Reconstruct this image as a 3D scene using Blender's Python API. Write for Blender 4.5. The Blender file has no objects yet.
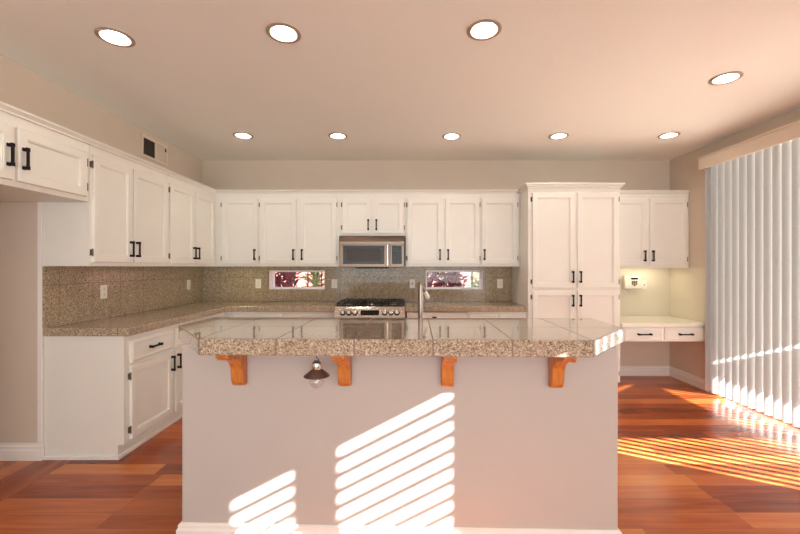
import bpy, bmesh, math, random
from mathutils import Vector, Matrix

random.seed(7)
SC = bpy.context.scene
COL = SC.collection
PI = math.pi

# ------------------------------------------------------------------ constants (metres; camera at x=0, y=0)
EYE = 1.37           # lens height
D = 4.87             # back wall
XL, XR = -2.57, 3.35  # left and right walls
H = 2.72             # ceiling
RY = -3.9            # rear wall of the room behind the camera
LD = 2.74            # near end of the left cabinet run
CT = 0.935           # counter height

# ------------------------------------------------------------------ camera
cam = bpy.data.cameras.new('camera')
cam.sensor_width = 36.0
cam.lens = 385.0 / 800.0 * 36.0
cam.shift_x = -5.0 / 800.0
cam.clip_start = 0.05
cam_o = bpy.data.objects.new('camera', cam)
cam_o.location = (0, 0, EYE)
cam_o.rotation_euler = (PI / 2, 0, 0)
COL.objects.link(cam_o)
SC.camera = cam_o

# ------------------------------------------------------------------ world, sun, rear fill lamp, exposure
world = bpy.data.worlds.new('sky')
SC.world = world
world.use_nodes = True
bg = world.node_tree.nodes['Background']
bg.inputs[0].default_value = (0.86, 0.93, 1.0, 1)
bg.inputs[1].default_value = 2.2

SUN_DIR = Vector((-0.875, 0.48, -0.455)).normalized()   # direction the light travels
sun = bpy.data.lights.new('sun', 'SUN')
sun.energy = 52.0
sun.angle = 0.005
sun.color = (1.0, 0.97, 0.93)
sun_o = bpy.data.objects.new('sun', sun)
sun_o.rotation_euler = SUN_DIR.to_track_quat('-Z', 'Y').to_euler()
sun_o.location = (9, -4, 7)
COL.objects.link(sun_o)


def area(name, loc, direction, sx, sy, power, color):
    l = bpy.data.lights.new(name, 'AREA')
    l.shape = 'RECTANGLE'
    l.size, l.size_y = sx, sy
    l.energy = power
    l.color = color
    o = bpy.data.objects.new(name, l)
    o.location = loc
    o.rotation_euler = Vector(direction).to_track_quat('-Z', 'Z').to_euler()
    COL.objects.link(o)
    return o


area('rear_fill_lamp', (0.2, RY + 0.06, 1.35), (0, 1, 0.95), 5.2, 2.2, 120.0, (0.93, 1.0, 0.97))  # broad lamp added as room fill, tilted up to lift the ceiling

SC.view_settings.view_transform = 'Standard'
SC.view_settings.look = 'None'
SC.view_settings.gamma = 1.0
SC.view_settings.use_curve_mapping = False
SC.view_settings.exposure = 0.38
SC.cycles.use_denoising = True
SC.cycles.max_bounces = 10
SC.cycles.diffuse_bounces = 5
SC.cycles.transparent_max_bounces = 12
SC.cycles.sample_clamp_indirect = 6.0
SC.cycles.caustics_reflective = False
SC.cycles.caustics_refractive = False


# ------------------------------------------------------------------ materials
class NT:
    def __init__(self, name):
        self.m = bpy.data.materials.new(name)
        self.m.use_nodes = True
        self.t = self.m.node_tree
        self.b = self.t.nodes['Principled BSDF']
        self.out = self.t.nodes['Material Output']

    def n(self, kind, **kw):
        nd = self.t.nodes.new(kind)
        for k, v in kw.items():
            setattr(nd, k, v)
        return nd

    def l(self, a, b):
        self.t.links.new(a, b)

    def val(self, x, sock):
        if isinstance(x, (int, float)):
            sock.default_value = x
        else:
            self.l(x, sock)

    def math(self, op, a, b=0.0, c=0.0):
        nd = self.n('ShaderNodeMath', operation=op)
        self.val(a, nd.inputs[0])
        self.val(b, nd.inputs[1])
        self.val(c, nd.inputs[2])
        return nd.outputs[0]

    def ramp(self, fac, stops):
        nd = self.n('ShaderNodeValToRGB')
        e = nd.color_ramp.elements
        while len(e) < len(stops):
            e.new(0.5)
        for i, (p, c) in enumerate(stops):
            e[i].position = p
            e[i].color = (c[0], c[1], c[2], 1)
        self.l(fac, nd.inputs[0])
        return nd.outputs[0]

    def mix(self, fac, a, b, blend='MIX'):
        nd = self.n('ShaderNodeMix', data_type='RGBA', blend_type=blend)
        self.val(fac, nd.inputs[0])
        for s, x in ((nd.inputs[6], a), (nd.inputs[7], b)):
            if isinstance(x, tuple):
                s.default_value = (x[0], x[1], x[2], 1)
            else:
                self.l(x, s)
        return nd.outputs[2]


def s2l(r, g, b):
    f = lambda c: (c / 255 / 12.92) if c / 255 <= 0.04045 else ((c / 255 + 0.055) / 1.055) ** 2.4
    return (f(r), f(g), f(b))


def plain(name, col, rough=0.5, metal=0.0, spec=0.5, coat=0.0, noise=0.0, nscale=40.0, bump=0.0):
    k = NT(name)
    k.b.inputs['Base Color'].default_value = (*col, 1)
    k.b.inputs['Roughness'].default_value = rough
    k.b.inputs['Metallic'].default_value = metal
    k.b.inputs['Specular IOR Level'].default_value = spec
    k.b.inputs['Coat Weight'].default_value = coat
    if noise or bump:
        tc = k.n('ShaderNodeNewGeometry')
        nz = k.n('ShaderNodeTexNoise')
        nz.inputs['Scale'].default_value = nscale
        nz.inputs['Detail'].default_value = 3.0
        k.l(tc.outputs['Position'], nz.inputs['Vector'])
        if noise:
            d = tuple(c * (1 - noise) for c in col)
            u = tuple(min(1, c * (1 + noise)) for c in col)
            k.l(k.ramp(nz.outputs['Fac'], [(0.3, d), (0.7, u)]), k.b.inputs['Base Color'])
        if bump:
            bp = k.n('ShaderNodeBump')
            bp.inputs['Strength'].default_value = bump
            bp.inputs['Distance'].default_value = 0.002
            k.l(nz.outputs['Fac'], bp.inputs['Height'])
            k.l(bp.outputs['Normal'], k.b.inputs['Normal'])
    return k.m


def granite(name, tile, lines, grout=0.0022, tint=1.0, spec=0.5, coat=0.0, warm=(1.0, 0.945, 0.885)):
    """speckled granite tile; lines = ((axis, offset), ...) in object space"""
    k = NT(name)
    tc = k.n('ShaderNodeTexCoord')
    vo = k.n('ShaderNodeTexVoronoi')
    vo.inputs['Scale'].default_value = 210.0
    k.l(tc.outputs['Object'], vo.inputs['Vector'])
    sep = k.n('ShaderNodeSeparateColor')
    k.l(vo.outputs['Color'], sep.inputs[0])
    nz = k.n('ShaderNodeTexNoise')
    nz.inputs['Scale'].default_value = 60.0
    nz.inputs['Detail'].default_value = 4.0
    k.l(tc.outputs['Object'], nz.inputs['Vector'])
    f = k.math('ADD', k.math('MULTIPLY', sep.outputs[0], 0.7), k.math('MULTIPLY', nz.outputs['Fac'], 0.45))
    T = lambda c: tuple(x * tint for x in c)
    base = k.ramp(f, [(0.16, T(s2l(78, 68, 58))), (0.32, T(s2l(138, 124, 106))),
                      (0.60, T(s2l(172, 158, 138))), (0.80, T(s2l(196, 182, 162))), (0.95, T(s2l(218, 208, 194)))])
    xyz = k.n('ShaderNodeSeparateXYZ')
    k.l(tc.outputs['Object'], xyz.inputs[0])
    g = None
    for ax, off in lines:
        fr = k.math('FRACT', k.math('DIVIDE', k.math('SUBTRACT', xyz.outputs[ax], off), tile))
        dist = k.math('ABSOLUTE', k.math('SUBTRACT', fr, 0.5))
        m = k.math('GREATER_THAN', dist, 0.5 - grout / tile)
        g = m if g is None else k.math('MAXIMUM', g, m)
    base = k.mix(1.0, base, warm, 'MULTIPLY')
    if g is not None:
        base = k.mix(g, base, s2l(112, 94, 78))
        k.l(k.math('ADD', k.math('MULTIPLY', g, 0.5), 0.09), k.b.inputs['Roughness'])
        if coat: k.l(k.math('MULTIPLY', k.math('SUBTRACT', 1.0, g), coat), k.b.inputs['Coat Weight'])
    else:
        k.b.inputs['Roughness'].default_value = 0.07
    k.l(base, k.b.inputs['Base Color'])
    k.b.inputs['Specular IOR Level'].default_value = spec
    k.b.inputs['Coat Weight'].default_value = coat
    return k.m


def wood_floor():
    k = NT('floor_planks')
    geo = k.n('ShaderNodeNewGeometry')
    xyz = k.n('ShaderNodeSeparateXYZ')
    k.l(geo.outputs['Position'], xyz.inputs[0])
    X, Y = xyz.outputs[0], xyz.outputs[1]
    sw = k.math('LESS_THAN', X, -2.36)
    inv = k.math('SUBTRACT', 1.0, sw)
    U = k.math('ADD', k.math('MULTIPLY', X, inv), k.math('MULTIPLY', Y, sw))
    V = k.math('ADD', k.math('MULTIPLY', Y, inv), k.math('MULTIPLY', X, sw))
    W, L = 0.132, 1.15
    vr = k.math('DIVIDE', k.math('ADD', V, 20.028), W)
    row = k.math('FLOOR', vr)
    vf = k.math('FRACT', vr)
    wn = k.n('ShaderNodeTexWhiteNoise', noise_dimensions='1D')
    k.l(row, wn.inputs['W'])
    ur = k.math('ADD', k.math('DIVIDE', U, L), k.math('MULTIPLY', wn.outputs['Value'], 7.0))
    uc = k.math('FLOOR', ur)
    uf = k.math('FRACT', ur)
    cv = k.n('ShaderNodeCombineXYZ')
    k.l(uc, cv.inputs[0]); k.l(row, cv.inputs[1]); k.l(sw, cv.inputs[2])
    wc = k.n('ShaderNodeTexWhiteNoise', noise_dimensions='3D')
    k.l(cv.outputs[0], wc.inputs['Vector'])
    # grain
    gv = k.n('ShaderNodeCombineXYZ')
    k.l(k.math('MULTIPLY', U, 1.6), gv.inputs[0])
    k.l(k.math('MULTIPLY', V, 22.0), gv.inputs[1])
    k.l(k.math('MULTIPLY', wc.outputs['Value'], 31.0), gv.inputs[2])
    nz = k.n('ShaderNodeTexNoise')
    nz.inputs['Scale'].default_value = 1.3
    nz.inputs['Detail'].default_value = 6.0
    nz.inputs['Distortion'].default_value = 0.6
    k.l(gv.outputs[0], nz.inputs['Vector'])
    f = k.math('ADD', k.math('MULTIPLY', wc.outputs['Value'], 0.52), k.math('MULTIPLY', nz.outputs['Fac'], 0.48))
    base = k.ramp(f, [(0.14, s2l(96, 38, 20)), (0.38, s2l(152, 70, 34)), (0.58, s2l(184, 96, 46)), (0.85, s2l(208, 126, 66))])
    e1 = k.math('LESS_THAN', k.math('MINIMUM', vf, k.math('SUBTRACT', 1.0, vf)), 0.010)
    e2 = k.math('LESS_THAN', k.math('MINIMUM', uf, k.math('SUBTRACT', 1.0, uf)), 0.0012)
    base = k.mix(k.math('MULTIPLY', k.math('MAXIMUM', e1, e2), 0.45), base, s2l(70, 30, 14))
    k.l(base, k.b.inputs['Base Color'])
    k.l(k.math('ADD', k.math('MULTIPLY', nz.outputs['Fac'], 0.10), 0.17), k.b.inputs['Roughness'])
    k.b.inputs['Specular IOR Level'].default_value = 0.5
    return k.m


def oak(name):
    k = NT(name)
    tc = k.n('ShaderNodeTexCoord')
    mp = k.n('ShaderNodeMapping')
    mp.inputs['Scale'].default_value = (60, 60, 6)
    k.l(tc.outputs['Object'], mp.inputs[0])
    nz = k.n('ShaderNodeTexNoise')
    nz.inputs['Scale'].default_value = 1.0
    nz.inputs['Detail'].default_value = 4.0
    k.l(mp.outputs[0], nz.inputs['Vector'])
    k.l(k.ramp(nz.outputs['Fac'], [(0.3, s2l(176, 98, 38)), (0.7, s2l(214, 140, 68))]), k.b.inputs['Base Color'])
    k.b.inputs['Roughness'].default_value = 0.32
    return k.m


def thin_glass(name, tint=(1, 1, 1), refl=0.015):
    k = NT(name)
    k.t.nodes.remove(k.b)
    tr = k.n('ShaderNodeBsdfTransparent')
    tr.inputs[0].default_value = (*tint, 1)
    gl = k.n('ShaderNodeBsdfGlossy')
    gl.inputs['Roughness'].default_value = 0.02
    mx = k.n('ShaderNodeMixShader')
    lw = k.n('ShaderNodeLayerWeight')
    lw.inputs[0].default_value = 0.35
    k.l(k.math('ADD', k.math('MULTIPLY', lw.outputs['Facing'], 0.30), refl), mx.inputs[0])
    k.l(tr.outputs[0], mx.inputs[1]); k.l(gl.outputs[0], mx.inputs[2])
    k.l(mx.outputs[0], k.out.inputs[0])
    return k.m


def fabric_vane():
    k = NT('vane_fabric')
    k.b.inputs['Base Color'].default_value = (*s2l(226, 226, 226), 1)
    k.b.inputs['Roughness'].default_value = 0.55
    geo = k.n('ShaderNodeNewGeometry')
    mp = k.n('ShaderNodeMapping')
    mp.inputs['Scale'].default_value = (700, 700, 60)
    k.l(geo.outputs['Position'], mp.inputs[0])
    nz = k.n('ShaderNodeTexNoise')
    nz.inputs['Scale'].default_value = 1.0
    k.l(mp.outputs[0], nz.inputs['Vector'])
    k.l(k.ramp(nz.outputs['Fac'], [(0.3, s2l(172, 175, 176)), (0.7, s2l(188, 191, 192))]), k.b.inputs['Base Color'])
    tl = k.n('ShaderNodeBsdfTranslucent')
    tl.inputs[0].default_value = (*s2l(215, 218, 222), 1)
    mx = k.n('ShaderNodeMixShader')
    mx.inputs[0].default_value = 0.15
    k.l(k.b.outputs[0], mx.inputs[1]); k.l(tl.outputs[0], mx.inputs[2])
    k.l(mx.outputs[0], k.out.inputs[0])
    return k.m


def emit(name, col, strength):
    k = NT(name)
    k.b.inputs['Base Color'].default_value = (0.8, 0.8, 0.8, 1)
    k.b.inputs['Emission Color'].default_value = (*col, 1)
    k.b.inputs['Emission Strength'].default_value = strength
    return k.m


def brushed(name, col, rough, axis_scale):
    k = NT(name)
    k.b.inputs['Metallic'].default_value = 1.0
    tc = k.n('ShaderNodeTexCoord')
    mp = k.n('ShaderNodeMapping')
    mp.inputs['Scale'].default_value = axis_scale
    k.l(tc.outputs['Object'], mp.inputs[0])
    nz = k.n('ShaderNodeTexNoise')
    nz.inputs['Scale'].default_value = 1.0
    k.l(mp.outputs[0], nz.inputs['Vector'])
    k.l(k.ramp(nz.outputs['Fac'], [(0.3, tuple(c * 0.93 for c in col)), (0.7, col)]), k.b.inputs['Base Color'])
    k.l(k.math('ADD', k.math('MULTIPLY', nz.outputs['Fac'], 0.1), rough - 0.05), k.b.inputs['Roughness'])
    return k.m


M = {}
M['white'] = plain('cabinet_white_paint', s2l(232, 229, 220), 0.36, noise=0.012, nscale=6)
M['trim'] = plain('trim_white_paint', s2l(236, 230, 224), 0.38)
M['wall'] = plain('wall_taupe_paint', s2l(210, 195, 178), 0.75, noise=0.015, nscale=5, bump=0.05)
M['panel'] = plain('island_paint', s2l(186, 179, 173), 0.7, noise=0.01, nscale=4, bump=0.04)
M['ceiling'] = plain('ceiling_paint', s2l(240, 240, 234), 0.85, noise=0.01, nscale=60, bump=0.25)
M['floor'] = wood_floor()
M['bar'] = granite('granite_bar', 0.336, ((0, -0.843), (1, 0.112)), grout=0.003, tint=0.92, spec=0.6, coat=0.75)
M['counter'] = granite('granite_counter', 0.305, ((0, 0.10), (1, 0.075)))
M['splash_back'] = granite('granite_backsplash', 0.305, ((0, 0.10), (2, 0.02)), 0.0016, 0.95, spec=0.2, warm=(1.0, 0.93, 0.83))
M['splash_left'] = granite('granite_side_backsplash', 0.305, ((1, 0.10), (2, 0.02)), 0.0016, 0.95, spec=0.2, warm=(1.0, 0.93, 0.83))
M['bronze'] = plain('dark_bronze', s2l(22, 18, 16), 0.5, spec=0.2)
M['hinge'] = plain('hinge_metal', s2l(104, 90, 78), 0.45, metal=0.3)
M['oak'] = oak('oak_corbel')
M['steel'] = brushed('stainless', s2l(116, 98, 85), 0.34, (4, 4, 220))
M['panel_steel'] = plain('range_panel_steel', s2l(196, 186, 176), 0.24, metal=1.0)
M['chrome'] = plain('bright_steel', s2l(225, 222, 218), 0.16, metal=1.0)
M['nickel'] = plain('brushed_nickel', s2l(150, 138, 130), 0.34, metal=1.0)
M['black'] = plain('black_gloss', s2l(16, 15, 15), 0.2, spec=0.25)
M['iron'] = plain('black_iron', s2l(24, 22, 21), 0.5)
M['darkglass'] = plain('oven_window_glass', s2l(66, 54, 46), 0.25, spec=0.15)
M['rubber'] = plain('black_matte', s2l(20, 19, 18), 0.6)
M['plate'] = plain('ivory_plastic', s2l(236, 230, 218), 0.35)
M['slot'] = plain('outlet_slots', s2l(60, 52, 46), 0.5)
M['ringgrey'] = plain('lamp_ring_enamel', s2l(168, 150, 134), 0.4)
M['bulb'] = emit('lamp_glow', (1.0, 0.955, 0.87), 72.0)
M['tube'] = emit('fluorescent_tube', (1.0, 0.94, 0.70), 9.0)
M['tube_dim'] = emit('small_fluorescent_tube', (1.0, 0.92, 0.5), 12.0)
M['vane'] = fabric_vane()
M['valance'] = plain('valance_cream', s2l(222, 206, 188), 0.5)
M['laminate'] = plain('desk_laminate', s2l(240, 234, 218), 0.3)
M['deskglow'] = plain('desk_niche_glow_tint', s2l(218, 208, 188), 0.6)  # wall colour with the under-cabinet glow mixed in
M['phone'] = plain('phone_plastic', s2l(238, 232, 214), 0.35)
M['glass'] = thin_glass('window_glass')
M['bulbglass'] = thin_glass('clear_bulb_glass', (0.97, 0.97, 0.96), 0.12)
M['shade'] = plain('brown_tin_shade', s2l(104, 78, 70), 0.4, metal=0.3)
M['vinyl'] = plain('window_vinyl', s2l(236, 234, 234), 0.4)
M['pink'] = plain('garden_wall_stucco', s2l(158, 104, 96), 0.85, noise=0.03, nscale=8)
M['purple'] = plain('purple_leaf', s2l(128, 62, 78), 0.5, noise=0.35, nscale=9)
M['green'] = plain('green_leaf', s2l(118, 138, 84), 0.5, noise=0.35, nscale=9)
M['soil'] = plain('garden_soil', s2l(120, 96, 80), 0.9, noise=0.1, nscale=6)
M['patio'] = plain('patio_concrete', s2l(206, 196, 184), 0.85, noise=0.04, nscale=3)
M['lumber'] = plain('patio_lumber', s2l(200, 190, 178), 0.7)
M['louver'] = plain('dark_louver', s2l(58, 48, 42), 0.6)


# ------------------------------------------------------------------ mesh builder
class MB:
    def __init__(self):
        self.v, self.f, self.smooth = [], [], False

    def add(self, vs, fs):
        n = len(self.v)
        self.v += [Vector(p) for p in vs]
        self.f += [[i + n for i in f] for f in fs]
        return self

    def box(self, x0, x1, y0, y1, z0, z1):
        x0, x1 = sorted((x0, x1)); y0, y1 = sorted((y0, y1)); z0, z1 = sorted((z0, z1))
        vs = [(x, y, z) for z in (z0, z1) for y in (y0, y1) for x in (x0, x1)]
        return self.add(vs, [(0, 2, 3, 1), (4, 5, 7, 6), (0, 1, 5, 4), (1, 3, 7, 5), (3, 2, 6, 7), (2, 0, 4, 6)])

    def tube(self, pts, r, seg=12, cap=True):
        """tube through points; r a number or list"""
        self.smooth = True
        pts = [Vector(p) for p in pts]
        rs = r if isinstance(r, (list, tuple)) else [r] * len(pts)
        n0 = len(self.v)
        prev = None
        for i, p in enumerate(pts):
            t = (pts[min(i + 1, len(pts) - 1)] - pts[max(i - 1, 0)]).normalized()
            if prev is None:
                a = Vector((0, 0, 1)) if abs(t.z) < 0.9 else Vector((1, 0, 0))
                prev = t.cross(a).normalized()
            e1 = (prev - t * prev.dot(t)).normalized()
            prev = e1
            e2 = t.cross(e1)
            for k in range(seg):
                a = 2 * PI * k / seg
                self.v.append(p + (e1 * math.cos(a) + e2 * math.sin(a)) * rs[i])
        for i in range(len(pts) - 1):
            for k in range(seg):
                a, b = n0 + i * seg + k, n0 + i * seg + (k + 1) % seg
                self.f.append([a, b, b + seg, a + seg])
        if cap:
            self.f.append([n0 + k for k in range(seg)][::-1])
            self.f.append([n0 + (len(pts) - 1) * seg + k for k in range(seg)])
        return self

    def lathe(self, prof, c=(0, 0, 0), seg=32, close=False):
        """prof: (r, z) list about a vertical axis"""
        self.smooth = True
        n0 = len(self.v)
        c = Vector(c)
        for r, z in prof:
            for k in range(seg):
                a = 2 * PI * k / seg
                self.v.append(c + Vector((r * math.cos(a), r * math.sin(a), z)))
        m = len(prof)
        for i in range(m if close else m - 1):
            for k in range(seg):
                a, b = n0 + i * seg + k, n0 + i * seg + (k + 1) % seg
                j = ((i + 1) % m) * seg - i * seg
                self.f.append([a, b, b + j, a + j])
        return self

    def prism(self, poly, vec):
        """extrude a planar polygon of 3-D points along vec"""
        poly = [Vector(p) for p in poly]
        n = len(poly)
        vec = Vector(vec)
        return self.add(poly + [p + vec for p in poly],
                        [list(range(n))[::-1], [i + n for i in range(n)]] +
                        [[i, (i + 1) % n, (i + 1) % n + n, i + n] for i in range(n)])

    def build(self, name, mat, parent=None, loc=None, bevel=0.0, smooth=None):
        """world-space geometry -> one object whose origin sits at loc (or at the parent's origin)"""
        me = bpy.data.meshes.new(name)
        base = Vector(loc) if loc is not None else Vector((0, 0, 0))
        p_org = ORG.get(parent.name, Vector((0, 0, 0))) if parent else Vector((0, 0, 0))
        if loc is None:
            base = p_org
        me.from_pydata([p - base for p in self.v], [], self.f)
        me.materials.append(mat)
        bm = bmesh.new(); bm.from_mesh(me)
        bmesh.ops.recalc_face_normals(bm, faces=bm.faces[:])
        bm.to_mesh(me); bm.free()
        if self.smooth if smooth is None else smooth:
            me.polygons.foreach_set('use_smooth', [True] * len(me.polygons))
            me.set_sharp_from_angle(angle=0.7)
        o = bpy.data.objects.new(name, me)
        COL.objects.link(o)
        if parent:
            o.parent = parent
        o.location = base - p_org
        ORG[o.name] = base
        if bevel:
            b = o.modifiers.new('bevel', 'BEVEL')
            b.width = bevel; b.segments = 2; b.limit_method = 'ANGLE'; b.angle_limit = 0.6
        return o


ORG = {}


def tag(o, label=None, cat=None, group=None, kind=None):
    if label: o['label'] = label
    if cat: o['category'] = cat
    if group: o['group'] = group
    if kind: o['kind'] = kind
    return o


def thing(name, loc, label, cat, group=None):
    o = bpy.data.objects.new(name, None)
    o.empty_display_size = 0.05
    o.location = loc
    COL.objects.link(o)
    ORG[o.name] = Vector(loc)
    return tag(o, label, cat, group)


def copy_tree(o, parent=None):
    c = o.copy()
    COL.objects.link(c)
    ORG[c.name] = ORG.get(o.name, Vector())
    if parent: c.parent = parent
    for ch in [x for x in bpy.data.objects if x.parent == o]:
        copy_tree(ch, c)
    return c


def structure(o):
    o['kind'] = 'structure'
    return o


# ------------------------------------------------------------------ room shell
structure(MB().box(-4.2, 3.5, RY - 0.1, 5.02, -0.1, 0).build('floor', M['floor']))

# ceiling with nine round holes for the recessed lights
LIGHTS = [(-1.70, 2.26), (-0.70, 2.22), (0.45, 2.19), (2.29, 2.75),
          (-1.66, 3.95), (-0.69, 3.96), (0.48, 3.97), (1.58, 3.96), (2.70, 3.94)]
ceil = MB().box(-4.2, 3.5, RY - 0.1, 5.02, H, H + 0.2).build('ceiling', M['ceiling'])
cut = MB()
for lx, ly in LIGHTS:
    cut.tube([(lx, ly, H - 0.05), (lx, ly, H + 0.12)], 0.078, 40)
cut_o = cut.build('cutter', M['ceiling'])
bo = ceil.modifiers.new('holes', 'BOOLEAN')
bo.operation = 'DIFFERENCE'; bo.object = cut_o; bo.solver = 'EXACT'
dg = bpy.context.evaluated_depsgraph_get()
new_me = bpy.data.meshes.new_from_object(ceil.evaluated_get(dg))
ceil.modifiers.clear()
ceil.data = new_me
bpy.data.objects.remove(cut_o)
structure(ceil)

WIN = [(-1.712, -1.012), (0.262, 0.978)]
WZ = (1.088, 1.328)


def holed(mb, y0, y1, x0, x1, z0, z1):
    """a slab in the back wall plane with the two window openings"""
    mb.box(x0, x1, y0, y1, z0, WZ[0])
    mb.box(x0, x1, y0, y1, WZ[1], z1)
    xs = [x0, WIN[0][0], WIN[0][1], WIN[1][0], WIN[1][1], x1]
    for i in (0, 2, 4):
        mb.box(xs[i], xs[i + 1], y0, y1, *WZ)
    return mb


structure(holed(MB(), D, D + 0.15, XL - 0.15, XR + 0.15, 0, H).build('wall_back', M['wall']))

wl = MB()
wl.box(XL - 0.15, XL, LD + 0.12, D, 0, H)            # behind the cabinets
wl.box(-3.5, XL, LD, LD + 0.12, 0, H)                # far side of the fridge recess
wl.box(-3.5, -3.38, 1.66, LD, 0, H)                  # back of the recess
wl.box(-3.5, XL, 1.54, 1.66, 0, H)                   # near side of the recess
wl.box(XL - 0.15, XL, 1.66, LD, 2.27, H)             # above the recess
wl.box(XL - 0.15, XL, RY, 1.54, 0, H)
structure(wl.build('wall_left', M['wall']))

DOOR = (1.70, 4.12, 2.54)                            # sliding door opening: y0, y1, head height
wr = MB()
wr.box(XR, XR + 0.15, DOOR[1], D, 0, H)
wr.box(XR, XR + 0.15, DOOR[0], DOOR[1], DOOR[2], H)
SW = (-0.49, 0.15, 1.0, 2.51)                        # small side window nearer the camera
wr.box(XR, XR + 0.15, SW[1], DOOR[0], 0, H)
wr.box(XR, XR + 0.15, SW[0], SW[1], 0, SW[2])
wr.box(XR, XR + 0.15, SW[0], SW[1], SW[3], H)
wr.box(XR, XR + 0.15, RY, SW[0], 0, H)
structure(wr.build('wall_right', M['wall']))

wb = MB()
wb.box(XL, -2.5, RY - 0.1, RY, 0, H); wb.box(2.9, XR, RY - 0.1, RY, 0, H)
wb.box(-2.5, 2.9, RY - 0.1, RY, 0, 0.15); wb.box(-2.5, 2.9, RY - 0.1, RY, 2.5, H)
structure(wb.build('wall_rear', M['wall']))
structure(MB().box(-4.2, 9.0, RY - 3.1, RY - 0.12, H + 0.05, H + 0.2).build('sun_block_slab', M['trim']))  # unseen slab added to keep sun out of the rear opening

# desk niche wall skin, the fluorescent's greenish glow tinted into its colour
structure(MB().box(2.37, XR - 0.004, D - 0.004, D, 0.755, 1.388).box(XR - 0.004, XR, 4.23, D, 0.755, 1.36)
          .build('niche_glow_skin', M['deskglow']))
# white filler board between recess and cabinets
structure(MB().box(XL - 0.03, XL, LD - 0.018, LD, 0.12, 1.83).build('trim_1', M['trim'], bevel=0.002))


def baseboard(name, p0, p1, n, h=0.118):
    """stepped baseboard from p0 to p1 standing off the wall along n"""
    p0, p1, n = Vector((*p0, 0)), Vector((*p1, 0)), Vector((*n, 0))
    prof = [(0.0, 0), (0.020, 0), (0.020, h * 0.60), (0.015, h * 0.66), (0.015, h * 0.82), (0.008, h * 0.90), (0.008, h), (0.0, h)]
    return MB().prism([p0 + n * a + Vector((0, 0, z)) for a, z in prof], p1 - p0)


structure(baseboard('baseboard_left', (-3.38, LD), (XL - 0.0, LD), (0, -1)).build('baseboard_left', M['trim']))
structure(baseboard('baseboard_back', (2.37, D), (XR, D), (0, -1)).build('baseboard_back', M['trim']))
structure(baseboard('baseboard_right', (XR, D), (XR, DOOR[1]), (-1, 0)).build('baseboard_right', M['trim']))

# kitchen windows, set into the backsplash
for i, (a, b) in enumerate(WIN):
    t = MB()
    y0, y1 = D + 0.075, D + 0.125
    w = 0.022
    t.box(a, b, y0, y1, WZ[0], WZ[0] + w); t.box(a, b, y0, y1, WZ[1] - w, WZ[1])
    t.box(a, a + w, y0, y1, WZ[0] + w, WZ[1] - w); t.box(b - w, b, y0, y1, WZ[0] + w, WZ[1] - w)
    t.box(a, b, D - 0.016, y0, WZ[0], WZ[0] + 0.010)           # sill
    t.box(a, a + 0.008, D - 0.016, y0, WZ[0] + 0.010, WZ[1]); t.box(b - 0.008, b, D - 0.016, y0, WZ[0] + 0.010, WZ[1])
    wo = structure(t.build('window_%d' % (i + 1), M['vinyl']))
    MB().box(a + w, b - w, D + 0.098, D + 0.102, WZ[0] + w, WZ[1] - w).build('pane', M['glass'], wo)

# sliding patio door behind the blinds
t = MB()
y0, y1, hz = DOOR
t.box(XR + 0.03, XR + 0.12, y0, y1, 0, 0.03); t.box(XR + 0.03, XR + 0.12, y0, y1, hz - 0.04, hz)
for y in (y0, (y0 + y1) / 2 - 0.03, y1 - 0.06):
    t.box(XR + 0.03, XR + 0.12, y, y + 0.06, 0.03, hz - 0.04)
dr = structure(t.build('door_1', M['vinyl']))
for ya, yb in ((y0 + 0.06, (y0 + y1) / 2 - 0.03), ((y0 + y1) / 2 + 0.03, y1 - 0.06)):
    MB().box(XR + 0.07, XR + 0.075, ya, yb, 0.03, hz - 0.04).build('pane', M['glass'], dr)

t = MB()
t.box(XR + 0.05, XR + 0.09, SW[0], SW[1], SW[3] - 0.04, SW[3]); t.box(XR + 0.05, XR + 0.09, SW[0], SW[1], SW[2], SW[2] + 0.04)
t.box(XR + 0.05, XR + 0.09, SW[0], SW[0] + 0.02, SW[2] + 0.04, SW[3] - 0.04); t.box(XR + 0.05, XR + 0.09, SW[1] - 0.02, SW[1], SW[2] + 0.04, SW[3] - 0.04)
t.box(XR + 0.05, XR + 0.09, -0.284, -0.184, SW[2] + 0.04, SW[3] - 0.04)
w4 = structure(t.build('window_4', M['vinyl']))
for ya, yb in ((SW[0] + 0.02, -0.284), (-0.184, SW[1] - 0.02)):
    MB().box(XR + 0.068, XR + 0.072, ya, yb, SW[2] + 0.04, SW[3] - 0.04).build('pane', M['glass'], w4)

# unseen big window added at the rear to go with the fill lamp
t = MB()
for a, b, c, d in ((-2.5, 2.9, 0.15, 0.2), (-2.5, 2.9, 2.45, 2.5), (-2.5, -2.45, 0.2, 2.45), (2.85, 2.9, 0.2, 2.45), (0.17, 0.23, 0.2, 2.45)):
    t.box(a, b, RY - 0.08, RY - 0.02, c, d)
structure(t.build('window_3', M['vinyl']))


# ------------------------------------------------------------------ cabinet hardware
class Frame:
    """local frame on a cabinet face: a to the right, b up, c out of the face"""
    def __init__(self, o, u, n):
        self.o, self.u, self.n = Vector(o), Vector(u), Vector(n)

    def p(self, a, b, c):
        return self.o + self.u * a + Vector((0, 0, b)) + self.n * c

    def box(self, mb, a0, a1, b0, b1, c0, c1):
        vs = [self.p(a, b, c) for c in (c0, c1) for b in (b0, b1) for a in (a0, a1)]
        mb.add(vs, [(0, 2, 3, 1), (4, 5, 7, 6), (0, 1, 5, 4), (1, 3, 7, 5), (3, 2, 6, 7), (2, 0, 4, 6)])


BACKF = ((1, 0, 0), (0, -1, 0))
LEFTF = ((0, 1, 0), (1, 0, 0))


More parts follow.
